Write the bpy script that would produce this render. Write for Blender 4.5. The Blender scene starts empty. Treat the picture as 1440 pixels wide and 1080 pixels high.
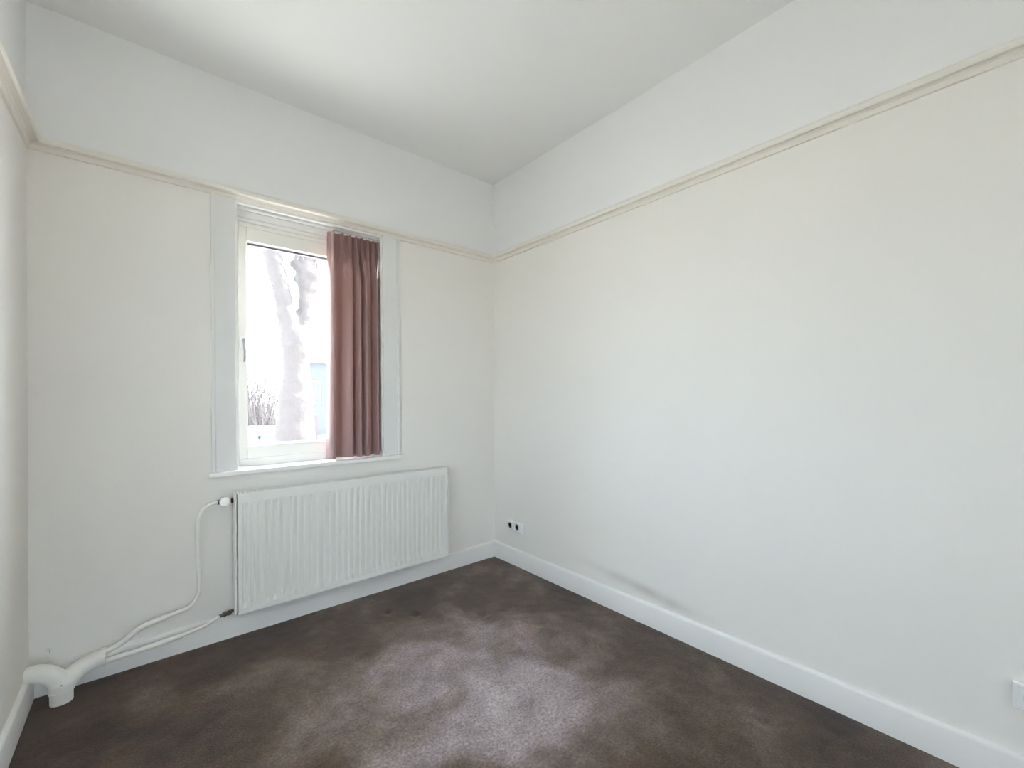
import bpy, bmesh, math, random
from mathutils import Vector, Matrix, noise

random.seed(7)
scene = bpy.context.scene
COL = scene.collection

# ------------------------------------------------------------------ camera
CAM_H, YAW, ROLL, FPX, HORIZON = 1.22, 0.7036, -0.005, 605.6, 557.55
cam_data = bpy.data.cameras.new('camera')
cam = bpy.data.objects.new('camera', cam_data)
COL.objects.link(cam)
cam_data.sensor_fit = 'HORIZONTAL'
cam_data.sensor_width = 36.0
cam_data.lens = 36.0 * FPX / 1440.0
cam_data.shift_y = (HORIZON - 540.0) / 1440.0
cam_data.clip_start = 0.02
cam_data.clip_end = 500
cam.location = (0, 0, CAM_H)
cam.rotation_euler = (Matrix.Rotation(-YAW, 4, 'Z') @ Matrix.Rotation(math.pi / 2, 4, 'X')
                      @ Matrix.Rotation(ROLL, 4, 'Z')).to_euler()
scene.camera = cam

# ------------------------------------------------------------------ world, sun, exposure
SKY_STRENGTH = 16.5
world = bpy.data.worlds.new('sky')
scene.world = world
world.use_nodes = True
bg = world.node_tree.nodes['Background']
bg.inputs['Color'].default_value = (0.74, 0.86, 1.0, 1)
bg.inputs['Strength'].default_value = SKY_STRENGTH

sun_data = bpy.data.lights.new('sun', 'SUN')
sun_data.energy = 62.0
sun_data.angle = math.radians(1)
sun_data.color = (1.0, 0.94, 0.85)
sun = bpy.data.objects.new('sun', sun_data)
COL.objects.link(sun)
sun.rotation_euler = Vector((-1.0, 0.0, -1.2)).to_track_quat('-Z', 'Y').to_euler()
sun.location = (30, 10, 20)

vs = scene.view_settings
scene.display_settings.display_device = 'sRGB'
vs.view_transform = 'Standard'
vs.look = 'None'
vs.exposure = 0.20
vs.gamma = 1.0
vs.use_curve_mapping = False
scene.cycles.max_bounces = 16
scene.cycles.diffuse_bounces = 12
scene.cycles.transparent_max_bounces = 16
scene.cycles.caustics_reflective = False
scene.cycles.caustics_refractive = False

# ------------------------------------------------------------------ room dimensions (metres)
XL, XR, YB, YR, ZC = -0.370, 2.039, 2.617, -1.90, 2.845
OX0, OX1, OZ0, OZ1 = 0.350, 1.143, 0.828, 2.243     # window opening
WT = 0.30                                           # wall thickness
RAIL_Z = 2.27

# ------------------------------------------------------------------ helpers
def srgb(r, g, b):
    def f(c):
        c /= 255.0
        return c / 12.92 if c <= 0.04045 else ((c + 0.055) / 1.055) ** 2.4
    return (f(r), f(g), f(b), 1.0)

def mat(name, color, rough=0.5, metal=0.0, bump=None, vary=None, sheen=0.0, spec=0.5):
    m = bpy.data.materials.new(name)
    m.use_nodes = True
    nt = m.node_tree
    p = nt.nodes['Principled BSDF']
    p.inputs['Base Color'].default_value = color
    p.inputs['Roughness'].default_value = rough
    p.inputs['Metallic'].default_value = metal
    p.inputs['Specular IOR Level'].default_value = spec
    if sheen:
        p.inputs['Sheen Weight'].default_value = sheen
    tc = nt.nodes.new('ShaderNodeTexCoord')
    if vary:
        sc, amt = vary
        n = nt.nodes.new('ShaderNodeTexNoise')
        n.inputs['Scale'].default_value = sc
        n.inputs['Detail'].default_value = 4
        nt.links.new(tc.outputs['Object'], n.inputs['Vector'])
        mr = nt.nodes.new('ShaderNodeMapRange')
        mr.inputs['To Min'].default_value = 1 - amt
        mr.inputs['To Max'].default_value = 1 + amt
        nt.links.new(n.outputs['Fac'], mr.inputs['Value'])
        mx = nt.nodes.new('ShaderNodeVectorMath')
        mx.operation = 'SCALE'
        mx.inputs[0].default_value = color[:3]
        nt.links.new(mr.outputs['Result'], mx.inputs['Scale'])
        nt.links.new(mx.outputs['Vector'], p.inputs['Base Color'])
    if bump:
        sc, st, dist = bump
        n = nt.nodes.new('ShaderNodeTexNoise')
        n.inputs['Scale'].default_value = sc
        n.inputs['Detail'].default_value = 3
        nt.links.new(tc.outputs['Object'], n.inputs['Vector'])
        b = nt.nodes.new('ShaderNodeBump')
        b.inputs['Strength'].default_value = st
        b.inputs['Distance'].default_value = dist
        nt.links.new(n.outputs['Fac'], b.inputs['Height'])
        nt.links.new(b.outputs['Normal'], p.inputs['Normal'])
    return m

def obj(name, bm, material=None, parent=None, smooth=None, bevel=None):
    me = bpy.data.meshes.new(name)
    bmesh.ops.recalc_face_normals(bm, faces=bm.faces[:])
    bm.to_mesh(me)
    bm.free()
    o = bpy.data.objects.new(name, me)
    COL.objects.link(o)
    if material is not None:
        for m in (material if isinstance(material, (list, tuple)) else [material]):
            me.materials.append(m)
    if smooth is not None:
        for p in me.polygons:
            p.use_smooth = True
        if smooth < 180:
            bpy_set_sharp(me, math.radians(smooth))
    if bevel:
        b = o.modifiers.new('bevel', 'BEVEL')
        b.width = bevel
        b.segments = 2
        b.limit_method = 'ANGLE'
        b.angle_limit = math.radians(40)
        b.harden_normals = False
    if parent is not None:
        o.parent = parent
        o.matrix_parent_inverse = parent.matrix_world.inverted() if False else Matrix.Translation(-Vector(parent.location))
    return o

def bpy_set_sharp(me, ang):
    try:
        me.set_sharp_from_angle(angle=ang)
    except Exception:
        pass

def thing(name, label, cat, loc=(0, 0, 0), group=None):
    o = bpy.data.objects.new(name, None)
    o.empty_display_size = 0.05
    COL.objects.link(o)
    o.location = loc
    o['label'] = label
    o['category'] = cat
    if group:
        o['group'] = group
    return o

def tag(o, label, cat, group=None):
    o['label'] = label
    o['category'] = cat
    if group:
        o['group'] = group
    return o

def struct(o, label=None):
    o['kind'] = 'structure'
    if label:
        o['label'] = label
    return o

def box(bm, x0, x1, y0, y1, z0, z1, mi=0):
    vs_ = [bm.verts.new(p) for p in ((x0, y0, z0), (x1, y0, z0), (x1, y1, z0), (x0, y1, z0),
                                     (x0, y0, z1), (x1, y0, z1), (x1, y1, z1), (x0, y1, z1))]
    for f in ((0, 3, 2, 1), (4, 5, 6, 7), (0, 1, 5, 4), (1, 2, 6, 5), (2, 3, 7, 6), (3, 0, 4, 7)):
        fc = bm.faces.new([vs_[i] for i in f])
        fc.material_index = mi

def nbox(*a):
    bm = bmesh.new()
    box(bm, *a)
    return bm

def catmull(pts, n):
    P = [Vector(p) for p in pts]
    P = [P[0] * 2 - P[1]] + P + [P[-1] * 2 - P[-2]]
    out = []
    for i in range(1, len(P) - 2):
        for k in range(n):
            t = k / n
            a, b, c, d = P[i - 1], P[i], P[i + 1], P[i + 2]
            out.append(0.5 * ((2 * b) + (c - a) * t + (2 * a - 5 * b + 4 * c - d) * t * t
                              + (-a + 3 * b - 3 * c + d) * t ** 3))
    out.append(P[-2])
    return out

def tube(bm, path, radius, seg=16, cap=True):
    """sweep a circle along path; radius is a number or a list per point"""
    P = [Vector(p) for p in path]
    R = radius if isinstance(radius, (list, tuple)) else [radius] * len(P)
    prev = None
    rings = []
    for i, p in enumerate(P):
        t = (P[min(i + 1, len(P) - 1)] - P[max(i - 1, 0)]).normalized()
        if prev is None:
            ref = Vector((0, 0, 1)) if abs(t.z) < 0.9 else Vector((1, 0, 0))
            n = t.cross(ref).normalized()
        else:
            n = (prev - t * prev.dot(t)).normalized()
        prev = n
        b = t.cross(n)
        rings.append([bm.verts.new(p + (n * math.cos(2 * math.pi * k / seg) + b * math.sin(2 * math.pi * k / seg)) * R[i])
                      for k in range(seg)])
    for a, c in zip(rings, rings[1:]):
        for k in range(seg):
            bm.faces.new((a[k], a[(k + 1) % seg], c[(k + 1) % seg], c[k]))
    if cap:
        bm.faces.new(list(reversed(rings[0])))
        bm.faces.new(rings[-1])
    return rings

def lathe(bm, prof, center, axis, seg=32):
    """prof: list of (radius, offset along axis)"""
    ax = Vector(axis).normalized()
    ref = Vector((0, 0, 1)) if abs(ax.z) < 0.9 else Vector((1, 0, 0))
    u = ax.cross(ref).normalized()
    v = ax.cross(u)
    c = Vector(center)
    rings = []
    for r, h in prof:
        if r < 1e-6:
            rings.append([bm.verts.new(c + ax * h)])
        else:
            rings.append([bm.verts.new(c + ax * h + (u * math.cos(2 * math.pi * k / seg) + v * math.sin(2 * math.pi * k / seg)) * r)
                          for k in range(seg)])
    for a, b in zip(rings, rings[1:]):
        for k in range(seg):
            k2 = (k + 1) % seg
            if len(a) == 1 and len(b) > 1:
                bm.faces.new((a[0], b[k2], b[k]))
            elif len(b) == 1 and len(a) > 1:
                bm.faces.new((a[k], a[k2], b[0]))
            elif len(a) > 1:
                bm.faces.new((a[k], a[k2], b[k2], b[k]))
    for rr in (rings[0], rings[-1]):
        if len(rr) > 1:
            bm.faces.new(rr)

def prism(bm, prof, start, end, du, dv):
    """extrude closed 2D profile (u,v) from start to end; mitred by per-profile end offsets"""
    du, dv = Vector(du), Vector(dv)
    a = [bm.verts.new(start(u) + du * u + dv * v) for u, v in prof]
    b = [bm.verts.new(end(u) + du * u + dv * v) for u, v in prof]
    n = len(prof)
    for i in range(n):
        bm.faces.new((a[i], a[(i + 1) % n], b[(i + 1) % n], b[i]))
    bm.faces.new(a)
    bm.faces.new(list(reversed(b)))

# ------------------------------------------------------------------ materials
M = {}
M['wall_low'] = mat('warm_white_wall_paint', (0.83, 0.808, 0.772, 1), 0.75, bump=(260, 0.12, 0.002), vary=(3.0, 0.012), spec=0.25)
M['wall_high'] = mat('cool_white_wall_paint', (0.82, 0.82, 0.82, 1), 0.8, bump=(220, 0.1, 0.002), vary=(2.0, 0.012), spec=0.25)
M['ceiling'] = mat('white_ceiling_paint', (0.86, 0.855, 0.85, 1), 0.85, bump=(120, 0.1, 0.002), vary=(1.5, 0.012), spec=0.2)
M['rail'] = mat('cream_gloss_paint', (0.80, 0.76, 0.70, 1), 0.35)
M['trim'] = mat('white_satin_paint', (0.81, 0.80, 0.785, 1), 0.38)
M['casing'] = mat('casing_grey_white_paint', (0.75, 0.745, 0.735, 1), 0.5)
M['frame'] = mat('white_window_paint', (0.85, 0.845, 0.82, 1), 0.3)
M['sash'] = mat('cream_window_paint', (0.84, 0.82, 0.77, 1), 0.3)
M['gasket'] = mat('grey_gasket', (0.16, 0.16, 0.19, 1), 0.6)
M['radiator'] = mat('radiator_enamel', (0.80, 0.80, 0.765, 1), 0.3)
M['radiator_dark'] = mat('radiator_inside', (0.45, 0.42, 0.38, 1), 0.6)
M['pipe'] = mat('cream_pipe_paint', (0.87, 0.855, 0.81, 1), 0.4, bump=(90, 0.1, 0.002))
M['plastic'] = mat('white_plastic', (0.86, 0.86, 0.85, 1), 0.25)
M['dark_metal'] = mat('dark_brass', (0.09, 0.075, 0.055, 1), 0.45, metal=0.6)
M['steel'] = mat('brushed_steel', (0.33, 0.33, 0.33, 1), 0.35, metal=0.9)
M['dark_hole'] = mat('dark_socket_hole', (0.16, 0.16, 0.16, 1), 0.8)
M['recess'] = mat('socket_recess_plastic', (0.70, 0.70, 0.69, 1), 0.35)
M['rail_grey'] = mat('grey_curtain_track', (0.55, 0.55, 0.53, 1), 0.45)

# right wall: warm paint with a dirt smear just above the baseboard
def stained_wall():
    m = M['wall_low'].copy()
    m.name = 'warm_white_wall_paint_scuffed'
    nt = m.node_tree
    p = nt.nodes['Principled BSDF']
    src = p.inputs['Base Color'].links[0].from_socket
    geo = nt.nodes.new('ShaderNodeNewGeometry')
    sep = nt.nodes.new('ShaderNodeSeparateXYZ')
    nt.links.new(geo.outputs['Position'], sep.inputs['Vector'])

    def math_(op, a, b=None):
        n = nt.nodes.new('ShaderNodeMath')
        n.operation = op
        for i, v in enumerate((a, b)):
            if v is None:
                continue
            if isinstance(v, (int, float)):
                n.inputs[i].default_value = v
            else:
                nt.links.new(v, n.inputs[i])
        return n.outputs[0]

    def bell(sock, c, w):
        d = math_('DIVIDE', math_('SUBTRACT', sock, c), w)
        return math_('POWER', 2.718, math_('MULTIPLY', math_('MULTIPLY', d, d), -1.0))
    # a slanting smear: its height falls from 0.20 m at y=1.6 to 0.15 m at y=1.0
    zc = math_('ADD', math_('MULTIPLY', sep.outputs['Y'], 0.085), 0.062)
    smear = math_('MULTIPLY', bell(sep.outputs['Y'], 1.32, 0.30), bell(math_('SUBTRACT', sep.outputs['Z'], zc), 0.0, 0.028))
    nz = nt.nodes.new('ShaderNodeTexNoise')
    nz.inputs['Scale'].default_value = 9
    nz.inputs['Detail'].default_value = 5
    nt.links.new(geo.outputs['Position'], nz.inputs['Vector'])
    fac = math_('MULTIPLY', math_('MULTIPLY', smear, nz.outputs['Fac']), 0.75)
    mx = nt.nodes.new('ShaderNodeMix')
    mx.data_type = 'RGBA'
    nt.links.new(fac, mx.inputs['Factor'])
    nt.links.new(src, mx.inputs['A'])
    mx.inputs['B'].default_value = (0.36, 0.31, 0.27, 1)
    nt.links.new(mx.outputs['Result'], p.inputs['Base Color'])
    return m
M['wall_scuffed'] = stained_wall()

def carpet_material():
    m = bpy.data.materials.new('brown_cut_pile_carpet')
    m.use_nodes = True
    nt = m.node_tree
    p = nt.nodes['Principled BSDF']
    p.inputs['Roughness'].default_value = 0.95
    p.inputs['Specular IOR Level'].default_value = 0.1
    p.inputs['Sheen Weight'].default_value = 0.35
    p.inputs['Sheen Roughness'].default_value = 0.45
    p.inputs['Sheen Tint'].default_value = (0.9, 0.85, 0.85, 1)
    tc = nt.nodes.new('ShaderNodeTexCoord')

    shift = nt.nodes.new('ShaderNodeVectorMath')
    shift.operation = 'ADD'
    shift.inputs[1].default_value = (3.7, 1.9, 0.4)
    nt.links.new(tc.outputs['Object'], shift.inputs[0])

    def nz(scale, detail, rough=0.55, dist=0.0):
        n = nt.nodes.new('ShaderNodeTexNoise')
        n.inputs['Scale'].default_value = scale
        n.inputs['Detail'].default_value = detail
        n.inputs['Roughness'].default_value = rough
        n.inputs['Distortion'].default_value = dist
        nt.links.new(shift.outputs['Vector'], n.inputs['Vector'])
        return n.outputs['Fac']

    def ramp(sock, stops):
        r = nt.nodes.new('ShaderNodeValToRGB')
        e = r.color_ramp.elements
        e[0].position, e[0].color = stops[0]
        e[1].position, e[1].color = stops[-1]
        for pos, c in stops[1:-1]:
            x = e.new(pos)
            x.color = c
        nt.links.new(sock, r.inputs['Fac'])
        return r.outputs['Color']

    def mix(kind, fac, a, b):
        n = nt.nodes.new('ShaderNodeMix')
        n.data_type = 'RGBA'
        n.blend_type = kind
        n.inputs['Factor'].default_value = fac if isinstance(fac, float) else 1.0
        if not isinstance(fac, float):
            nt.links.new(fac, n.inputs['Factor'])
        nt.links.new(a, n.inputs['A'])
        nt.links.new(b, n.inputs['B'])
        return n.outputs['Result']
    # light on the middle of the floor, painted in as a paler patch
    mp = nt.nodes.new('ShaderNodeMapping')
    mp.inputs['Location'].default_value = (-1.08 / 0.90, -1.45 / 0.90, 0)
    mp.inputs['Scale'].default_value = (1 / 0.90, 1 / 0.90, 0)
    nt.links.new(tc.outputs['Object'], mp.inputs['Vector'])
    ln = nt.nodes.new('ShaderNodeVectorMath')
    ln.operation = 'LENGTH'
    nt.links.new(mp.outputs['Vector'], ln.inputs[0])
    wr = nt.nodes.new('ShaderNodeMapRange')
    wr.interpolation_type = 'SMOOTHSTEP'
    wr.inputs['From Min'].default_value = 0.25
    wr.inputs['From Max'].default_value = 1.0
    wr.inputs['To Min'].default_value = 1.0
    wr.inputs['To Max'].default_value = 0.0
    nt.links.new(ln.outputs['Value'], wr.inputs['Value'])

    def ma(a_, k, add):
        n = nt.nodes.new('ShaderNodeMath')
        n.operation = 'MULTIPLY_ADD'
        nt.links.new(a_, n.inputs[0])
        n.inputs[1].default_value = k
        if isinstance(add, float):
            n.inputs[2].default_value = add
        else:
            nt.links.new(add, n.inputs[2])
        return n.outputs[0]
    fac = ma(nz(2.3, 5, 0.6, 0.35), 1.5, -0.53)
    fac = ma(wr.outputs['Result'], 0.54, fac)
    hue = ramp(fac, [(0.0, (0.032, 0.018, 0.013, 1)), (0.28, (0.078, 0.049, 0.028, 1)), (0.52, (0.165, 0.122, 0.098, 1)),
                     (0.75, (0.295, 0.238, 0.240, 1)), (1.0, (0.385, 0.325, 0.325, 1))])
    swirl = ramp(nz(7.5, 6, 0.62, 0.5), [(0.30, (0.72, 0.70, 0.68, 1)), (0.52, (1.0, 1.0, 1.0, 1)), (0.72, (1.30, 1.28, 1.26, 1))])
    fine = ramp(nz(95, 4, 0.75), [(0.25, (0.35, 0.35, 0.35, 1)), (0.52, (1.0, 1.0, 1.0, 1)), (0.78, (1.75, 1.75, 1.75, 1))])
    c = mix('MULTIPLY', 1.0, hue, swirl)
    c = mix('MULTIPLY', 1.0, c, fine)
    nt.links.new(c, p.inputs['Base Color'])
    b = nt.nodes.new('ShaderNodeBump')
    b.inputs['Strength'].default_value = 0.7
    b.inputs['Distance'].default_value = 0.004
    nt.links.new(nz(260, 3, 0.7), b.inputs['Height'])
    nt.links.new(b.outputs['Normal'], p.inputs['Normal'])
    return m
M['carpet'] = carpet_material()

def glass_material():
    m = bpy.data.materials.new('window_glass')
    m.use_nodes = True
    nt = m.node_tree
    for n in list(nt.nodes):
        nt.nodes.remove(n)
    out = nt.nodes.new('ShaderNodeOutputMaterial')
    tr = nt.nodes.new('ShaderNodeBsdfTransparent')
    tr.inputs['Color'].default_value = (0.97, 0.985, 0.98, 1)
    gl = nt.nodes.new('ShaderNodeBsdfGlossy')
    gl.inputs['Roughness'].default_value = 0.02
    fr = nt.nodes.new('ShaderNodeFresnel')
    fr.inputs['IOR'].default_value = 1.3
    mx = nt.nodes.new('ShaderNodeMixShader')
    # reflect on the outer faces only, so that the thin pane never traps slanting light
    geo = nt.nodes.new('ShaderNodeNewGeometry')
    inv = nt.nodes.new('ShaderNodeMath')
    inv.operation = 'SUBTRACT'
    inv.inputs[0].default_value = 1.0
    nt.links.new(geo.outputs['Backfacing'], inv.inputs[1])
    mul = nt.nodes.new('ShaderNodeMath')
    mul.operation = 'MULTIPLY'
    nt.links.new(fr.outputs[0], mul.inputs[0])
    nt.links.new(inv.outputs[0], mul.inputs[1])
    nt.links.new(mul.outputs[0], mx.inputs[0])
    nt.links.new(tr.outputs[0], mx.inputs[1])
    nt.links.new(gl.outputs[0], mx.inputs[2])
    # a thin film of dust on the pane scatters some daylight
    tl = nt.nodes.new('ShaderNodeBsdfTranslucent')
    tl.inputs['Color'].default_value = (0.9, 0.9, 0.9, 1)
    mx2 = nt.nodes.new('ShaderNodeMixShader')
    mx2.inputs[0].default_value = 0.012
    nt.links.new(mx.outputs[0], mx2.inputs[1])
    nt.links.new(tl.outputs[0], mx2.inputs[2])
    nt.links.new(mx2.outputs[0], out.inputs['Surface'])
    return m
M['glass'] = glass_material()

def curtain_material():
    m = bpy.data.materials.new('dusty_rose_satin')
    m.use_nodes = True
    nt = m.node_tree
    p = nt.nodes['Principled BSDF']
    out = nt.nodes['Material Output']
    p.inputs['Roughness'].default_value = 0.36
    p.inputs['Specular IOR Level'].default_value = 0.45
    p.inputs['Sheen Weight'].default_value = 0.35
    p.inputs['Sheen Tint'].default_value = (1.0, 0.85, 0.80, 1)
    tc = nt.nodes.new('ShaderNodeTexCoord')
    mp = nt.nodes.new('ShaderNodeMapping')
    mp.inputs['Scale'].default_value = (260, 260, 4)
    nt.links.new(tc.outputs['Object'], mp.inputs['Vector'])
    n = nt.nodes.new('ShaderNodeTexNoise')
    n.inputs['Scale'].default_value = 1.0
    nt.links.new(mp.outputs['Vector'], n.inputs['Vector'])
    r = nt.nodes.new('ShaderNodeValToRGB')
    r.color_ramp.elements[0].color = (0.33, 0.205, 0.195, 1)
    r.color_ramp.elements[1].color = (0.43, 0.285, 0.275, 1)
    nt.links.new(n.outputs['Fac'], r.inputs['Fac'])
    nt.links.new(r.outputs['Color'], p.inputs['Base Color'])
    tl = nt.nodes.new('ShaderNodeBsdfTranslucent')
    tl.inputs['Color'].default_value = (0.62, 0.38, 0.30, 1)
    mx = nt.nodes.new('ShaderNodeMixShader')
    mx.inputs[0].default_value = 0.14
    nt.links.new(p.outputs[0], mx.inputs[1])
    nt.links.new(tl.outputs[0], mx.inputs[2])
    nt.links.new(mx.outputs[0], out.inputs['Surface'])
    return m
M['curtain'] = curtain_material()

# ------------------------------------------------------------------ shell
def make_floor():
    bm = bmesh.new()
    step = 0.014
    nx = int((XR - XL) / step)
    ny = int((YB - YR) / step)
    dents = [(1.034, 2.315, .018), (1.144, 2.188, .016), (1.43, 1.94, .018), (1.161, 1.255, .016), (1.75, .62, .02)]
    grid = []
    for j in range(ny + 1):
        row = []
        for i in range(nx + 1):
            x = XL + (XR - XL) * i / nx
            y = YR + (YB - YR) * j / ny
            z = 0.0022 * noise.noise(Vector((x * 5, y * 5, 0))) + 0.0016 * noise.noise(Vector((x * 22, y * 22, 3)))
            for dx, dy, r in dents:
                d2 = ((x - dx) ** 2 + (y - dy) ** 2) / (r * r)
                if d2 < 9:
                    z -= 0.012 * math.exp(-d2)
            e = min(x - XL, XR - x, YB - y, y - YR)
            if e < 0.03:
                z = z * max(0, e / 0.03) - 0.003 * (1 - e / 0.03)
            row.append(bm.verts.new((x, y, z)))
        grid.append(row)
    for j in range(ny):
        for i in range(nx):
            bm.faces.new((grid[j][i], grid[j][i + 1], grid[j + 1][i + 1], grid[j + 1][i]))
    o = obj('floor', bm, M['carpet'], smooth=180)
    struct(o, 'brown mottled cut-pile carpet')
    return o
make_floor()

struct(obj('subfloor', nbox(XL - WT, XR + WT, YR - WT, YB + WT, -0.25, -0.02), M['trim']))
struct(obj('ceiling', nbox(XL - WT, XR + WT, YR - WT, YB + WT, ZC, ZC + 0.2), M['ceiling']), 'white plaster ceiling')

def wall(name, x0, x1, y0, y1, mats, label):
    bm = bmesh.new()
    box(bm, x0, x1, y0, y1, -0.02, RAIL_Z, 0)
    box(bm, x0, x1, y0, y1, RAIL_Z, ZC, 1)
    return struct(obj(name, bm, mats), label)
LOWHIGH = [M['wall_low'], M['wall_high']]
LY0, LY1, LZ0, LZ1 = 0.96, 1.56, 0.70, 1.95          # unseen opening in the left wall, added to let in fill light
def left_wall():
    bm = bmesh.new()
    x0, x1 = XL - WT, XL
    box(bm, x0, x1, YR, LY0, -0.02, RAIL_Z, 0)
    box(bm, x0, x1, LY1, YB, -0.02, RAIL_Z, 0)
    box(bm, x0, x1, LY0, LY1, LZ1, RAIL_Z, 0)
    box(bm, x0, x1, LY0, LY1, -0.02, LZ0, 0)
    box(bm, x0, x1, YR, YB, RAIL_Z, ZC, 1)
    return struct(obj('wall_left', bm, LOWHIGH), 'off-white painted wall beside the window wall')
left_wall()
wall('wall_right', XR, XR + WT, YR, YB, [M['wall_scuffed'], M['wall_high']], 'long off-white painted wall with sockets')
DX0, DX1, DZ1 = -0.25, 0.33, 2.10                     # door opening added behind the camera for fill daylight
def rear_wall():
    bm = bmesh.new()
    xa, xb, y0, y1 = XL - WT, XR + WT, YR - WT, YR
    box(bm, xa, DX0, y0, y1, -0.02, RAIL_Z, 0)
    box(bm, DX1, xb, y0, y1, -0.02, RAIL_Z, 0)
    box(bm, DX0, DX1, y0, y1, DZ1, RAIL_Z, 0)
    box(bm, xa, xb, y0, y1, RAIL_Z, ZC, 1)
    return struct(obj('wall_rear', bm, LOWHIGH), 'off-white painted wall with an added glazed fill door, facing the window')
rear_wall()

def window_wall():
    bm = bmesh.new()
    xa, xb, y0, y1 = XL - WT, XR + WT, YB, YB + WT
    box(bm, xa, OX0, y0, y1, -0.02, RAIL_Z, 0)
    box(bm, OX1, xb, y0, y1, -0.02, RAIL_Z, 0)
    box(bm, OX0, OX1, y0, y1, -0.02, OZ0, 0)
    box(bm, OX0, OX1, y0, y1, OZ1, RAIL_Z, 0)
    box(bm, xa, xb, y0, y1, RAIL_Z, ZC, 1)
    return struct(obj('wall_back', bm, LOWHIGH), 'off-white painted wall holding the window')
window_wall()

# picture rails: cream moulding with a sloping underside
RAILP = [(0, 2.303), (0.014, 2.301), (0.016, 2.294), (0.034, 2.292), (0.044, 2.288), (0.047, 2.281), (0.046, 2.272),
         (0.040, 2.264), (0.020, 2.267), (0.012, 2.262), (0.010, 2.244), (0, 2.243)]
def picture_rail(name, a, b, dirn, sa, sb, label):
    bm = bmesh.new()
    a, b = Vector(a), Vector(b)
    t = (b - a).normalized()
    prism(bm, RAILP, lambda u: a + t * u * sa, lambda u: b - t * u * sb, dirn, (0, 0, 1))
    return struct(obj(name, bm, M['rail'], smooth=35), label)
picture_rail('trim_1', (XL, YB, 0), (XR, YB, 0), (0, -1, 0), 1, 1, 'cream picture rail above the window')
picture_rail('trim_2', (XR, YB, 0), (XR, YR, 0), (-1, 0, 0), 1, 0, 'cream picture rail along the long wall')
picture_rail('trim_3', (XL, YB, 0), (XL, YR, 0), (1, 0, 0), 1, 0, 'cream picture rail along the short left wall')

BASEP = [(0, -0.02), (0.016, -0.02), (0.016, 0.104), (0.013, 0.111), (0.007, 0.116), (0, 0.117)]
def baseboard(name, a, b, dirn, sa, sb):
    bm = bmesh.new()
    a, b = Vector(a), Vector(b)
    t = (b - a).normalized()
    prism(bm, BASEP, lambda u: a + t * u * sa, lambda u: b - t * u * sb, dirn, (0, 0, 1))
    return struct(obj(name, bm, M['trim'], smooth=35), 'white painted baseboard')
baseboard('baseboard_back', (XL, YB, 0), (XR, YB, 0), (0, -1, 0), 1, 1)
baseboard('baseboard_right', (XR, YB, 0), (XR, YR, 0), (-1, 0, 0), 1, 0)
baseboard('baseboard_left', (XL, YB, 0), (XL, YR, 0), (1, 0, 0), 1, 0)

# ------------------------------------------------------------------ window
win = bpy.data.objects.new('window_1', None)
win.location = ((OX0 + OX1) / 2, YB, OZ0)
COL.objects.link(win)
struct(win, 'white framed window with one opening sash')

def part(name, bm, m, parent, **k):
    return obj(name, bm, m, parent, **k)

def ring_frame(bm, x0, x1, z0, z1, wl, wr, wb, wtop, y0, y1):
    box(bm, x0, x0 + wl, y0, y1, z0, z1)
    box(bm, x1 - wr, x1, y0, y1, z0, z1)
    box(bm, x0 + wl, x1 - wr, y0, y1, z0, z0 + wb)
    box(bm, x0 + wl, x1 - wr, y0, y1, z1 - wtop, z1)

for x0, x1, edge in ((0.247, OX0, 0.247), (OX1, 1.250, 1.250)):
    bm = bmesh.new()
    box(bm, x0, x1, YB - 0.014, YB + 0.0, 0.848, 2.2425)
    c = part('casing', bm, M['casing'], win, bevel=0.002)
    bm = bmesh.new()
    if edge < 0.6:
        box(bm, x0 - 0.001, x0 + 0.016, YB - 0.020, YB, 0.848, 2.2425)
    else:
        box(bm, x1 - 0.016, x1 + 0.001, YB - 0.020, YB, 0.848, 2.2425)
    part('casing_bead', bm, M['casing'], win, bevel=0.003)

# sill board, running back to the frame
bm = bmesh.new()
box(bm, 0.233, 1.262, YB - 0.045, YB, 0.826, 0.848)
box(bm, OX0, OX1, YB, YB + 0.12, 0.828, 0.848)
part('window_sill', bm, M['frame'], win, bevel=0.003)
# reveal linings
bm = bmesh.new(); box(bm, OX0 - 0.001, OX0 + 0.010, YB - 0.002, YB + 0.12, 0.848, OZ1)
part('reveal_lining', bm, M['frame'], win)
bm = bmesh.new(); box(bm, OX1 - 0.010, OX1 + 0.001, YB - 0.002, YB + 0.12, 0.848, OZ1)
part('reveal_lining', bm, M['frame'], win)
bm = bmesh.new(); box(bm, OX0 + 0.010, OX1 - 0.010, YB - 0.002, YB + 0.12, OZ1 - 0.012, OZ1)
part('reveal_lining', bm, M['frame'], win)
# fixed outer frame
FY = YB + 0.11
bm = bmesh.new()
ring_frame(bm, OX0 + 0.002, OX1 - 0.002, 0.840, OZ1 - 0.002, 0.030, 0.030, 0.048, 0.088, FY + 0.004, FY + 0.075)
part('outer_frame', bm, M['frame'], win, bevel=0.003)
# a step moulding across the head
bm = bmesh.new()
box(bm, OX0 + 0.010, OX1 - 0.010, FY - 0.025, FY + 0.01, 2.195, OZ1 - 0.012)
box(bm, OX0 + 0.010, OX1 - 0.010, FY - 0.012, FY + 0.01, 2.176, 2.195)
part('head_moulding', bm, M['frame'], win, bevel=0.003)
# sash
SX0, SX1, SZ0, SZ1 = OX0 + 0.028, OX1 - 0.028, 0.889, 2.149
bm = bmesh.new()
ring_frame(bm, SX0, SX1, SZ0, SZ1, 0.040, 0.040, 0.070, 0.074, FY - 0.008, FY + 0.055)
sash = part('sash', bm, M['sash'], win, bevel=0.004)
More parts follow.
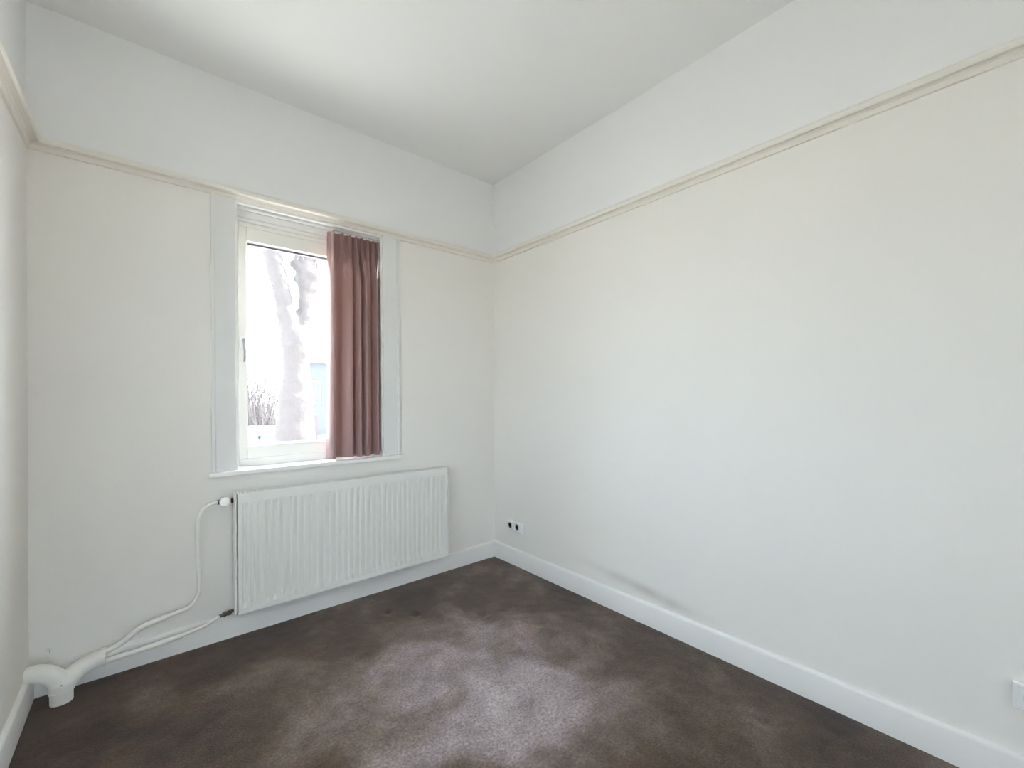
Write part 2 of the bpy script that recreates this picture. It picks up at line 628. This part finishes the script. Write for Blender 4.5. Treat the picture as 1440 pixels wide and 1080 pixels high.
# glazing bead and gasket
GX0, GX1, GZ0, GZ1 = SX0 + 0.040, SX1 - 0.040, SZ0 + 0.070, SZ1 - 0.074
bm = bmesh.new()
ring_frame(bm, GX0 - 0.002, GX1 + 0.002, GZ0 - 0.002, GZ1 + 0.002, 0.007, 0.007, 0.007, 0.007, FY + 0.004, FY + 0.028)
part('glazing_bead', bm, M['frame'], sash)
bm = bmesh.new()
ring_frame(bm, GX0 + 0.005, GX1 - 0.005, GZ0 + 0.005, GZ1 - 0.005, 0.0025, 0.0025, 0.0025, 0.010, FY + 0.010, FY + 0.032)
part('gasket', bm, M['gasket'], sash)
part('pane', nbox(GX0 + 0.001, GX1 - 0.001, FY + 0.026, FY + 0.030, GZ0 + 0.001, GZ1 - 0.001), M['glass'], sash)
# lever handle
hx = 0.397
hd = part('handle_plate', (lambda b: (box(b, hx - .011, hx + .009, FY - .018, FY - .007, 1.488, 1.556), b)[1])(bmesh.new()), M['frame'], sash, bevel=0.005)
bm = bmesh.new()
tube(bm, [(hx, FY - .016, 1.527), (hx, FY - .045, 1.527)], 0.0065, 12)
tube(bm, catmull([(hx, FY - .043, 1.535), (hx + .003, FY - .047, 1.50), (hx + .005, FY - .050, 1.455), (hx + .003, FY - .050, 1.412)], 6), 0.0058, 12)
part('handle_lever', bm, M['steel'], sash, smooth=60)

# ------------------------------------------------------------------ curtain rail and curtain
bm = bmesh.new()
box(bm, 0.362, 1.132, YB + 0.018, YB + 0.036, 2.217, 2.231)
cr = obj('curtain_rail', bm, M['rail_grey'], bevel=0.002)
tag(cr, 'grey curtain track fixed inside the window head', 'curtain rail')

CZ0, CZ1 = 0.858, 2.208
CY = YB + 0.026
# (x, y) fold outline lower down: negative y is towards the room
FOLDS = [(.818, .004), (.826, -.020), (.840, -.034), (.852, -.030), (.860, -.006), (.868, .014), (.885, .012), (.905, .000),
         (.928, -.012), (.948, -.018), (.962, -.012), (.967, .012), (.970, .030), (.976, .014), (.982, -.016), (.994, -.030), (1.006, -.024),
         (1.013, .004), (1.017, .030), (1.022, .010), (1.026, -.020), (1.036, -.032), (1.050, -.020), (1.068, -.008), (1.084, .008),
         (1.090, -.010), (1.096, -.030), (1.106, -.032), (1.114, -.010), (1.119, .022), (1.127, .030), (1.130, .020)]
PLEATS = [.846, .905, .950, .986, 1.022, 1.058, 1.092, 1.122]
def make_curtain():
    pts = catmull([(x, y, 0) for x, y in FOLDS], 6)
    n = len(pts)
    rows = 90
    # heading: evenly eased x positions
    bm = bmesh.new()
    grid = []
    for j in range(rows + 1):
        t = j / rows                       # 0 top .. 1 bottom
        z = CZ1 + (CZ0 - CZ1) * (t ** 1.25)
        dz = CZ1 - z
        blend = min(1, max(0, (dz - 0.05) / 0.26))
        blend = blend * blend * (3 - 2 * blend)
        row = []
        for i, p in enumerate(pts):
            u = i / (n - 1)
            xt = .824 + (1.128 - .824) * (0.35 * u + 0.65 * (p.x - .818) / (1.130 - .818))
            # pinch pleats: three little ridges per pleat, tight at 0.06 m, flared above
            y = 0.0
            flare = 1.0 + 0.9 * max(0, (0.055 - dz)) / 0.055 + 1.8 * max(0, dz - 0.06) / 0.2
            for c in PLEATS:
                d = (xt - c)
                w = 0.0072 * flare
                y -= 0.050 * math.exp(-(d / w) ** 2) * (0.75 + 0.25 * math.cos(d / w * 5.0))
            y += 0.026
            sag = 0.010 * max(0.0, (xt - .93) / .2) * 0.6
            wob = noise.noise(Vector((p.x * 11, z * 1.1, 2.0)))
            drift = 0.006 * noise.noise(Vector((p.x * 5, z * 0.9, 9.0))) * t
            xb = p.x + drift
            # one fold leaves a pleat and swings to the right as it falls
            amp = 1.0 + 0.20 * t + 0.25 * wob * (1 - t)
            yb = p.y * amp * 1.35
            wgt = blend
            x = xt * (1 - wgt) + xb * wgt
            yy = y * (1 - wgt) + yb * wgt
            left = max(0, 1 - (p.x - .818) / .06)
            x -= 0.012 * left * t
            zz = z - sag * (1 - t)
            x = min(max(x, OX0 + .014), OX1 - .013)
            row.append(bm.verts.new((x, CY + yy, zz)))
        grid.append(row)
    for j in range(rows):
        for i in range(n - 1):
            bm.faces.new((grid[j][i], grid[j][i + 1], grid[j + 1][i + 1], grid[j + 1][i]))
    root = thing('curtain', 'dusty rose satin curtain with pinch pleats hanging at one side of the window', 'curtain', ((.818 + 1.13) / 2, CY, CZ0))
    o = obj('curtain_cloth', bm, M['curtain'], root, smooth=180)
    s = o.modifiers.new('thickness', 'SOLIDIFY')
    s.thickness = 0.0012
    # hooks up to the track
    for c in PLEATS:
        b = bmesh.new()
        tube(b, [(c, CY + .004, CZ1 - .02), (c, CY + .004, CZ1 + .012)], 0.0022, 8)
        obj('hook', b, M['plastic'], root)
make_curtain()

# ------------------------------------------------------------------ radiator
def make_radiator():
    x0, x1, z0, z1 = 0.344, 1.556, 0.139, 0.739
    yf, yb = YB - 0.100, YB - 0.036
    root = thing('radiator', 'white ribbed panel radiator mounted under the window', 'radiator', ((x0 + x1) / 2, YB - 0.07, z0))
    # pressed front panel
    n = 35
    pitch = (x1 - x0 - 0.028) / n
    xs = [x0]
    hs = [0]
    for i in range(n):
        c = x0 + 0.014 + pitch * (i + 0.5)
        for d, h in ((-.0115, 0), (-.0080, 1), (.0050, 1), (.0115, 0)):
            xs.append(c + d)
            hs.append(h)
    xs.append(x1)
    hs.append(0)
    zs = [(z0, 0), (z0 + .026, 0), (z0 + .050, 1), (z1 - .049, 1), (z1 - .046, 0), (z1, 0)]
    bm = bmesh.new()
    g = [[bm.verts.new((x, yf + 0.0135 * h * k, z)) for x, h in zip(xs, hs)] for z, k in zs]
    for a, b in zip(g, g[1:]):
        for i in range(len(xs) - 1):
            bm.faces.new((a[i], a[i + 1], b[i + 1], b[i]))
    # turned edges
    back = [bm.verts.new((x, yf + 0.020, z)) for x, z in ((x0, z0), (x1, z0), (x1, z1), (x0, z1))]
    bm.faces.new([*g[0]][::-1] + [back[0], back[1]])
    bm.faces.new([*g[-1]] + [back[2], back[3]])
    bm.faces.new([r[0] for r in g] + [back[3], back[0]])
    bm.faces.new([r[-1] for r in g][::-1] + [back[1], back[2]])
    bm.faces.new([back[0], back[3], back[2], back[1]])
    obj('front_panel', bm, M['radiator'], root)
    # convector fins behind
    bm = bmesh.new()
    for i in range(48):
        x = x0 + 0.02 + (x1 - x0 - 0.04) * i / 47
        box(bm, x - .0015, x + .0015, yf + .022, yb, z0 + .03, z1 - .03)
    box(bm, x0 + .01, x1 - .01, yb - .002, yb + .006, z0 + .01, z1 - .02)
    obj('convector_fins', bm, M['radiator_dark'], root)
    # side covers
    for s, x in ((-1, x0), (1, x1)):
        b = bmesh.new()
        xa, xb = (x - .014, x - .0045) if s < 0 else (x + .0035, x + .009)
        box(b, xa, xb, yf - .001, yb + .004, z0 - .002, z1 + .004)
        obj('side_cover', b, M['radiator'], root, bevel=0.004)
    # top grille with slots
    bm = bmesh.new()
    zt = z1 + .002
    box(bm, x0, x1, yf + .0005, yf + .010, zt - .005, zt)
    box(bm, x0, x1, yb - .008, yb, zt - .005, zt)
    box(bm, x0, x1, (yf + yb) / 2 - .002, (yf + yb) / 2 + .002, zt - .005, zt)
    for i in range(101):
        x = x0 + .004 + (x1 - x0 - .008) * i / 100
        box(bm, x - .0028, x + .0028, yf + .010, yb - .008, zt - .005, zt - .0003)
    obj('top_grille', bm, M['radiator'], root)
    # wall brackets
    for x in (x0 + .18, x1 - .18):
        b = bmesh.new()
        box(b, x - .015, x + .015, yb + .004, YB - .001, z0 + .06, z1 - .05)
        obj('wall_bracket', b, M['radiator'], root)
    # bleed plug at the lower right corner
    b = bmesh.new()
    lathe(b, [(.008, 0), (.008, .012), (.0, .012)], (x1 + .006, yf + .04, z0 + .03), (1, 0, 0), 12)
    obj('end_plug', b, M['dark_metal'], root, smooth=40)
make_radiator()

# ------------------------------------------------------------------ radiator valves and pipes
PY = YB - 0.055
def valve():
    root = thing('thermostatic_valve', 'white radiator valve knob at the upper corner of the radiator', 'valve', (0.300, PY, 0.70))
    b = bmesh.new()
    tube(b, [(.262, PY, .704), (.331, PY, .704)], .0085, 14)
    lathe(b, [(.012, 0), (.012, .012), (.0, .012)], (.265, PY, .704), (1, 0, 0), 6)
    lathe(b, [(.013, 0), (.013, .010), (.0, .010)], (.321, PY, .704), (1, 0, 0), 6)
    obj('valve_body', b, M['dark_metal'], root, smooth=40)
    b = bmesh.new()
    ax = Vector((-0.15, -1, 0.12)).normalized()
    # ribbed knob
    seg = 40
    u = ax.cross(Vector((0, 0, 1))).normalized()
    v = ax.cross(u)
    c = Vector((.297, PY, .705))
    prof = [(.0, -.002), (.012, -.002), (.014, .010), (.0225, .014), (.025, .024), (.0245, .040), (.021, .048), (.010, .051), (0, .051)]
    rings = []
    for r, h in prof:
        if r < 1e-6:
            rings.append([b.verts.new(c + ax * h)])
            continue
        ring = []
        for k in range(seg):
            a = 2 * math.pi * k / seg
            rr = r * (1 - (0.07 if (r > .02 and k % 4 < 2) else 0))
            ring.append(b.verts.new(c + ax * h + (u * math.cos(a) + v * math.sin(a)) * rr))
        rings.append(ring)
    for A, B in zip(rings, rings[1:]):
        for k in range(seg):
            k2 = (k + 1) % seg
            if len(A) == 1:
                b.faces.new((A[0], B[k2], B[k]))
            elif len(B) == 1:
                b.faces.new((A[k], A[k2], B[0]))
            else:
                b.faces.new((A[k], A[k2], B[k2], B[k]))
    obj('knob', b, M['plastic'], root, smooth=35)
    root2 = thing('return_valve', 'dark brass valve at the bottom corner of the radiator', 'valve', (0.31, PY, 0.145))
    b = bmesh.new()
    tube(b, [(.268, PY, .140), (.331, PY, .152)], .008, 14)
    obj('valve_body', b, M['dark_metal'], root2, smooth=40)
    b = bmesh.new()
    lathe(b, [(.012, 0), (.012, .016), (0, .016)], (.285, PY, .1435), (1, 0, .19), 6)
    obj('union_nut', b, M['dark_metal'], root2)
    b = bmesh.new()
    lathe(b, [(.010, 0), (.010, .022), (.006, .026), (0, .026)], (.310, PY, .149), (0, -1, .1), 12)
    obj('cap', b, M['dark_metal'], root2, smooth=40)
valve()

def pipes():
    up = catmull([(.268, PY, .704), (.245, PY, .703), (.214, PY, .688), (.190, PY, .650), (.183, PY, .600), (.185, PY, .45), (.189, PY, .310),
                  (.178, PY, .258), (.150, PY, .224), (.105, PY, .214), (.062, PY, .206)], 6)
    root = thing('heating_pipe', 'cream heating pipe rising in a bend to the radiator knob', 'pipe', (.1, PY, .1))
    b = bmesh.new()
    tube(b, up, .0088, 14)
    obj('pipe_run', b, M['pipe'], root, smooth=60)
    low = catmull([(.066, PY, .2065), (.02, PY, .199), (-.030, PY, .186), (-.058, PY, .166), (-.080, PY, .148), (-.108, PY, .134), (-.150, PY, .124), (-.170, PY, .121)], 6)
    b = bmesh.new()
    tube(b, low, .0118, 16)
    obj('pipe_sleeve', b, M['pipe'], root, smooth=60)
    b = bmesh.new()
    lathe(b, [(.0132, 0), (.0132, .012), (0, .012)], (.052, PY, .2045), (.012, 0, .0022), 16)
    obj('coupling', b, M['pipe'], root, smooth=40)
    root = thing('heating_pipe', 'cream heating pipe running low along the baseboard to the radiator', 'pipe', (.1, PY, .05))
    up = catmull([(.272, PY, .1405), (.250, PY, .131), (.215, PY, .116), (.175, PY, .108), (.118, PY, .099)], 6)
    b = bmesh.new()
    tube(b, up, .0085, 14)
    obj('pipe_run', b, M['pipe'], root, smooth=60)
    b = bmesh.new()
    tube(b, catmull([(.122, PY, .0995), (.05, PY, .094), (-.05, PY, .088), (-.170, PY, .082)], 6), .0118, 16)
    obj('pipe_sleeve', b, M['pipe'], root, smooth=60)
    b = bmesh.new()
    lathe(b, [(.0132, 0), (.0132, .012), (0, .012)], (.110, PY, .0983), (.012, 0, .0011), 16)
    obj('coupling', b, M['pipe'], root, smooth=40)
    # forked sleeve that carries both pipes down through the floor
    root = thing('pipe_fitting', 'thick cream forked pipe cover dropping into the carpet in the corner', 'pipe fitting', (-.266, 2.50, 0))
    b = bmesh.new()
    ra = catmull([(-.150, PY, .106), (-.185, PY - .004, .100), (-.225, PY - .020, .088), (-.250, PY - .042, .070), (-.264, 2.505, .050), (-.266, 2.503, .046)], 6)
    tube(b, ra, [.034 + .002 * k / 30 for k in range(len(ra))], 24)
    la = catmull([(-.366, PY - .03, .128), (-.335, PY - .036, .128), (-.300, PY - .044, .112), (-.276, 2.510, .085), (-.267, 2.503, .060), (-.266, 2.502, .046)], 6)
    tube(b, la, .0335, 24)
    tube(b, [(-.266, 2.502, .040), (-.266, 2.502, .075)], .0365, 24)
    o = obj('fork_body', b, M['pipe'], root)
    r = o.modifiers.new('fuse', 'REMESH')
    r.mode = 'VOXEL'
    r.voxel_size = 0.003
    r.use_smooth_shade = True
    s = o.modifiers.new('soften', 'SMOOTH')
    s.iterations = 6
    s.factor = 0.5
    b = bmesh.new()
    lathe(b, [(.0345, -.004), (.0345, .046), (0, .046)], (-.266, 2.502, 0), (0, 0, 1), 32)
    obj('floor_sleeve', b, M['pipe'], root, smooth=40)
    b = bmesh.new()
    tube(b, catmull([(-.138, PY, .106), (-.146, PY, .106), (-.156, PY, .1055)], 3), .0375, 24)
    obj('collar', b, M['pipe'], root, smooth=40)
    b = bmesh.new()
    lathe(b, [(.003, 0), (.003, .003), (0, .004)], (-.262, 2.463, .082), (0.1, -1, .2), 10)
    obj('screw', b, M['steel'], root)
    b = bmesh.new()
    lathe(b, [(.0345, .040), (.0382, .042), (.0382, .048), (.0345, .050)], (-.266, 2.502, 0), (0, 0, 1), 32)
    obj('sleeve_ring', b, M['pipe'], root, smooth=40)
    b = bmesh.new()
    box(b, -.318, -.311, YB - .022, YB - .0005, .168, .180)
    lathe(b, [(.0045, 0), (.0045, .008), (0, .008)], (-.3145, YB - .018, .178), (0, 0, 1), 10)
    obj('clip', b, M['plastic'], root)
pipes()

# ------------------------------------------------------------------ wall sockets
def socket(y0, z0, label):
    """double socket on the right wall, seen from -x"""
    w, h = 0.162, 0.083
    root = thing('wall_socket', label, 'socket', (XR, y0 + w / 2, z0))
    b = bmesh.new()
    box(b, XR - .018, XR - .0002, y0, y0 + w, z0, z0 + h)
    obj('cover_plate', b, M['plastic'], root, bevel=0.004)
    for k in (0, 1):
        cy = y0 + w * (0.27 + 0.46 * k)
        cz = z0 + h / 2
        b = bmesh.new()
        box(b, XR - .0215, XR - .017, cy - .031, cy + .031, cz - .031, cz + .031)
        ins = obj('socket_insert', b, M['plastic'], root, bevel=0.002)
        b = bmesh.new()
        # recessed well: ring with a sunken floor
        lathe(b, [(.0225, .0), (.0225, .0012), (.0195, .0012), (.0190, -.003), (0, -.003)], (XR - .0215, cy, cz), (-1, 0, 0), 28)
        obj('socket_well', b, M['recess'], ins, smooth=35)
        for s in (-1, 1):
            b = bmesh.new()
            lathe(b, [(.0027, 0), (.0027, .0028), (0, .0028)], (XR - .0215, cy + s * .0095, cz), (-1, 0, 0), 12)
            obj('contact_hole', b, M['dark_hole'], ins)
socket(2.287, .240, 'white double wall socket close to the room corner')
socket(-.144, .258, 'white double wall socket above the baseboard of the long wall, far from the window')

# ------------------------------------------------------------------ unseen glazed door and side window, added as daylight fill
def fill_opening(name, label, loc, rotz, width, height, leaf_name='fill_door_leaf'):
    """built at the origin in its own frame: opening along x, outside towards -y"""
    root = bpy.data.objects.new(name, None)
    COL.objects.link(root)
    struct(root, label)
    y0, y1 = -0.12, -0.06
    h = width / 2
    b = bmesh.new()
    ring_frame(b, -h, h, -0.02, height, .045, .045, .03, .045, y0 - .01, y1 + .01)
    obj('outer_frame', b, M['frame'], root)
    b = bmesh.new()
    ring_frame(b, -h + .047, h - .047, .012, height - .047, .055, .055, .12, .07, y0, y1)
    leaf = obj(leaf_name, b, M['sash'], root)
    obj('pane', nbox(-h + .097, h - .097, (y0 + y1) / 2 - .002, (y0 + y1) / 2 + .002, .13, height - .115), M['glass'], leaf)
    root.location = loc
    root.rotation_euler = (0, 0, rotz)
fill_opening('fill_door', 'unseen white glazed door added for fill daylight, facing the window', ((DX0 + DX1) / 2, YR, 0), 0, DX1 - DX0, DZ1)
fill_opening('fill_window', 'unseen white framed window added to the left wall for fill daylight', (XL, (LY0 + LY1) / 2, LZ0 + .02), -math.pi / 2, LY1 - LY0, LZ1 - LZ0 - .02, 'sash')

# ------------------------------------------------------------------ outdoors
GZ = -0.45
M['grass'] = mat('pale_winter_grass', (0.40, 0.387, 0.36, 1), 0.9, vary=(1.5, 0.3))
M['bark'] = mat('plane_tree_bark', (0.031, 0.022, 0.0205, 1), 0.85, bump=(14, 0.6, 0.03), vary=(6, 0.35))
M['twig'] = mat('bare_twigs', (0.06, 0.044, 0.042, 1), 0.85)
M['house'] = mat('grey_blue_render', (0.034, 0.037, 0.047, 1), 0.8, vary=(0.7, 0.08))
M['roof'] = mat('grey_roof_tiles', (0.055, 0.055, 0.062, 1), 0.8, vary=(3, 0.15))
M['gutter'] = mat('white_gutter_paint', (0.5, 0.5, 0.51, 1), 0.5)
M['brickwall'] = mat('red_brick', (0.045, 0.026, 0.028, 1), 0.85, vary=(5, 0.2))
M['shed'] = mat('white_shed_paint', (0.3, 0.3, 0.3, 1), 0.6)
M['shed_dark'] = mat('dark_trim', (0.05, 0.05, 0.06, 1), 0.6)
M['housepane'] = mat('house_window_glass', (0.05, 0.055, 0.06, 1), 0.6, spec=0.2)

struct(obj('ground', nbox(-60, 90, -80, 120, GZ - 0.3, GZ), M['grass']), 'pale winter lawn outside')

def rough_tube(bm, pts, rad, n=6, seg=18, amt=0.12, seed=0.0):
    path = catmull(pts, n)
    radii = [v.x for v in catmull([(r, 0, 0) for r in rad], n)]
    for ring in tube(bm, path, radii, seg):
        pass
    return path

def tree():
    Y = 8.0
    root = thing('plane_tree', 'thick pollarded tree with a forked trunk outside the window', 'tree', (1.93, Y, GZ))
    b = bmesh.new()
    rough_tube(b, [(1.90, Y, GZ - .1), (1.91, Y, 0.0), (1.92, Y, .40), (1.935, Y, .85), (1.945, Y, 1.25), (1.955, Y, 1.75), (1.945, Y, 2.15), (1.93, Y, 2.40)],
               [.44, .37, .325, .295, .265, .215, .235, .20])
    rough_tube(b, [(1.92, Y, 2.05), (1.86, Y, 2.40), (1.78, Y, 2.75), (1.71, Y, 3.10), (1.63, Y, 3.45), (1.55, Y, 3.85), (1.45, Y, 4.4), (1.40, Y, 5.0)],
               [.19, .165, .150, .142, .145, .140, .135, .12])
    rough_tube(b, [(2.00, Y, 2.00), (2.09, Y + .05, 2.40), (2.125, Y + .05, 2.75), (2.13, Y + .05, 3.05), (2.15, Y + .05, 3.35), (2.13, Y + .05, 3.60)],
               [.17, .150, .130, .125, .20, .14])
    rnd = random.Random(3)
    for k in range(26):
        a = rnd.uniform(0, 6.28)
        z = rnd.uniform(3.05, 3.72)
        r = .17 * (1 - abs(z - 3.38) / .55)
        cx_, cy_ = 2.15 + (z - 3.3) * -.15 + math.cos(a) * r * 1.2, Y + .05 + math.sin(a) * r
        bmesh.ops.create_icosphere(b, subdivisions=2, radius=rnd.uniform(.05, .11), matrix=Matrix.Translation((cx_, cy_, z)))
    o = obj('trunk', b, M['bark'], root)
    r = o.modifiers.new('fuse', 'REMESH')
    r.mode = 'VOXEL'
    r.voxel_size = 0.03
    r.use_smooth_shade = True
    tx = bpy.data.textures.new('bark_lumps', 'CLOUDS')
    tx.noise_scale = 0.16
    d = o.modifiers.new('lumps', 'DISPLACE')
    d.texture = tx
    d.strength = 0.055
    # bare shoots from the pollard heads
    b = bmesh.new()
    for k in range(46):
        if k < 24:
            base = Vector((2.15 + rnd.uniform(-.2, .2), Y + .05 + rnd.uniform(-.15, .15), 3.55 + rnd.uniform(-.2, .1)))
        else:
            base = Vector((1.40 + rnd.uniform(-.1, .1), Y + rnd.uniform(-.1, .1), 4.95))
        d_ = Vector((rnd.uniform(-.5, .5), rnd.uniform(-.5, .5), 1.2)).normalized()
        L = rnd.uniform(.5, 1.3)
        tube(b, [base, base + d_ * L * .5 + Vector((0, 0, .03)), base + d_ * L + Vector((0, 0, .12))], [.014, .009, .004], 5)
    sh = obj('shoots', b, M['twig'], root)
    sh['kind'] = 'stuff'
tree()

def shrub(x, y, h, label, seed):
    rnd = random.Random(seed)
    root = thing('bare_shrub', label, 'shrub', (x, y, GZ), 'bare shrubs behind the tree')
    b = bmesh.new()
    for k in range(90):
        base = Vector((x + rnd.uniform(-.25, .25), y + rnd.uniform(-.25, .25), GZ - .02))
        a = rnd.uniform(0, 6.28)
        sp = rnd.uniform(.1, .9)
        L = h * rnd.uniform(.6, 1.05)
        tip = base + Vector((math.cos(a) * sp, math.sin(a) * sp, L))
        mid = base.lerp(tip, .5) + Vector((rnd.uniform(-.12, .12), rnd.uniform(-.12, .12), .1))
        tube(b, [base, mid, tip], [.022, .014, .006], 5)
        for q in range(4):
            s = mid.lerp(tip, rnd.random())
            e = s + Vector((rnd.uniform(-.35, .35), rnd.uniform(-.35, .35), rnd.uniform(.05, .4)))
            tube(b, [s, e], [.010, .005], 4)
    o = obj('twigs', b, M['twig'], root)
    o['kind'] = 'stuff'
shrub(2.1, 12.0, 2.4, 'bare twiggy shrub in front of the low brick wall', 4)
shrub(-1.6, 12.0, 2.2, 'bare twiggy shrub standing behind the forked tree', 5)

bw = obj('garden_wall', nbox(-6, 3.9, 13.6, 13.85, GZ - .05, .70), M['brickwall'])
tag(bw, 'low reddish brick garden wall behind the bare shrubs', 'wall')

def shed():
    x0, x1, y0, y1, zt = 1.62, 2.60, 10.0, 11.2, .56
    root = thing('garden_shed', 'small white flat-roofed hut with dark trim beside the tree', 'shed', ((x0 + x1) / 2, (y0 + y1) / 2, GZ))
    b = bmesh.new()
    box(b, x0, x1, y0, y1, GZ, zt - .04)
    obj('body', b, M['shed'], root)
    b = bmesh.new()
    box(b, x0 - .08, x1 + .08, y0 - .08, y1 + .08, zt - .04, zt + .02)
    obj('roof', b, M['shed'], root)
    b = bmesh.new()
    box(b, x0 + .10, x1 - .06, y0 - .02, y0 + .01, zt - .17, zt - .11)
    box(b, x0 + .10, x0 + .14, y0 - .02, y0 + .01, GZ + .2, zt - .11)
    box(b, x1 - .40, x1 - .36, y0 - .02, y0 + .01, GZ + .2, zt - .11)
    obj('door_frame', b, M['shed_dark'], root)
shed()

def house():
    y0 = 20.0
    x0, x1 = 5.35, 17.0
    ze = 2.80
    root = thing('house', 'grey-blue house with a white gutter line beyond the tree', 'house', ((x0 + x1) / 2, y0 + 2, GZ))
    b = bmesh.new()
    box(b, x0, x1, y0, y0 + 4, GZ, ze)
    obj('house_walls', b, M['house'], root)
    b = bmesh.new()
    box(b, x0 - .2, x1 + .2, y0 - .22, y0 - .02, ze - .06, ze + .10)
    obj('gutter', b, M['gutter'], root)
    b = bmesh.new()
    P = [(-.2, 0), (4.2, 0), (2, .70)]
    a = [b.verts.new((x0 - .2, y0 + u, ze + .1 + v)) for u, v in P]
    c = [b.verts.new((x1 + .2, y0 + u, ze + .1 + v)) for u, v in P]
    b.faces.new(a)
    b.faces.new(c[::-1])
    for i in range(3):
        b.faces.new((a[i], a[(i + 1) % 3], c[(i + 1) % 3], c[i]))
    obj('roof', b, M['roof'], root)
    for k in range(5):
        cx_ = 5.55 + k * 2.4
        b = bmesh.new()
        ring_frame(b, cx_ - .30, cx_ + .30, .95, 1.95, .06, .06, .06, .06, y0 - .06, y0 + .02)
        f = obj('house_window', b, M['gutter'], root)
        b = bmesh.new()
        box(b, cx_ - .25, cx_ + .25, y0 - .02, y0 + .01, 1.0, 1.90)
        obj('house_pane', b, M['housepane'], f)
house()
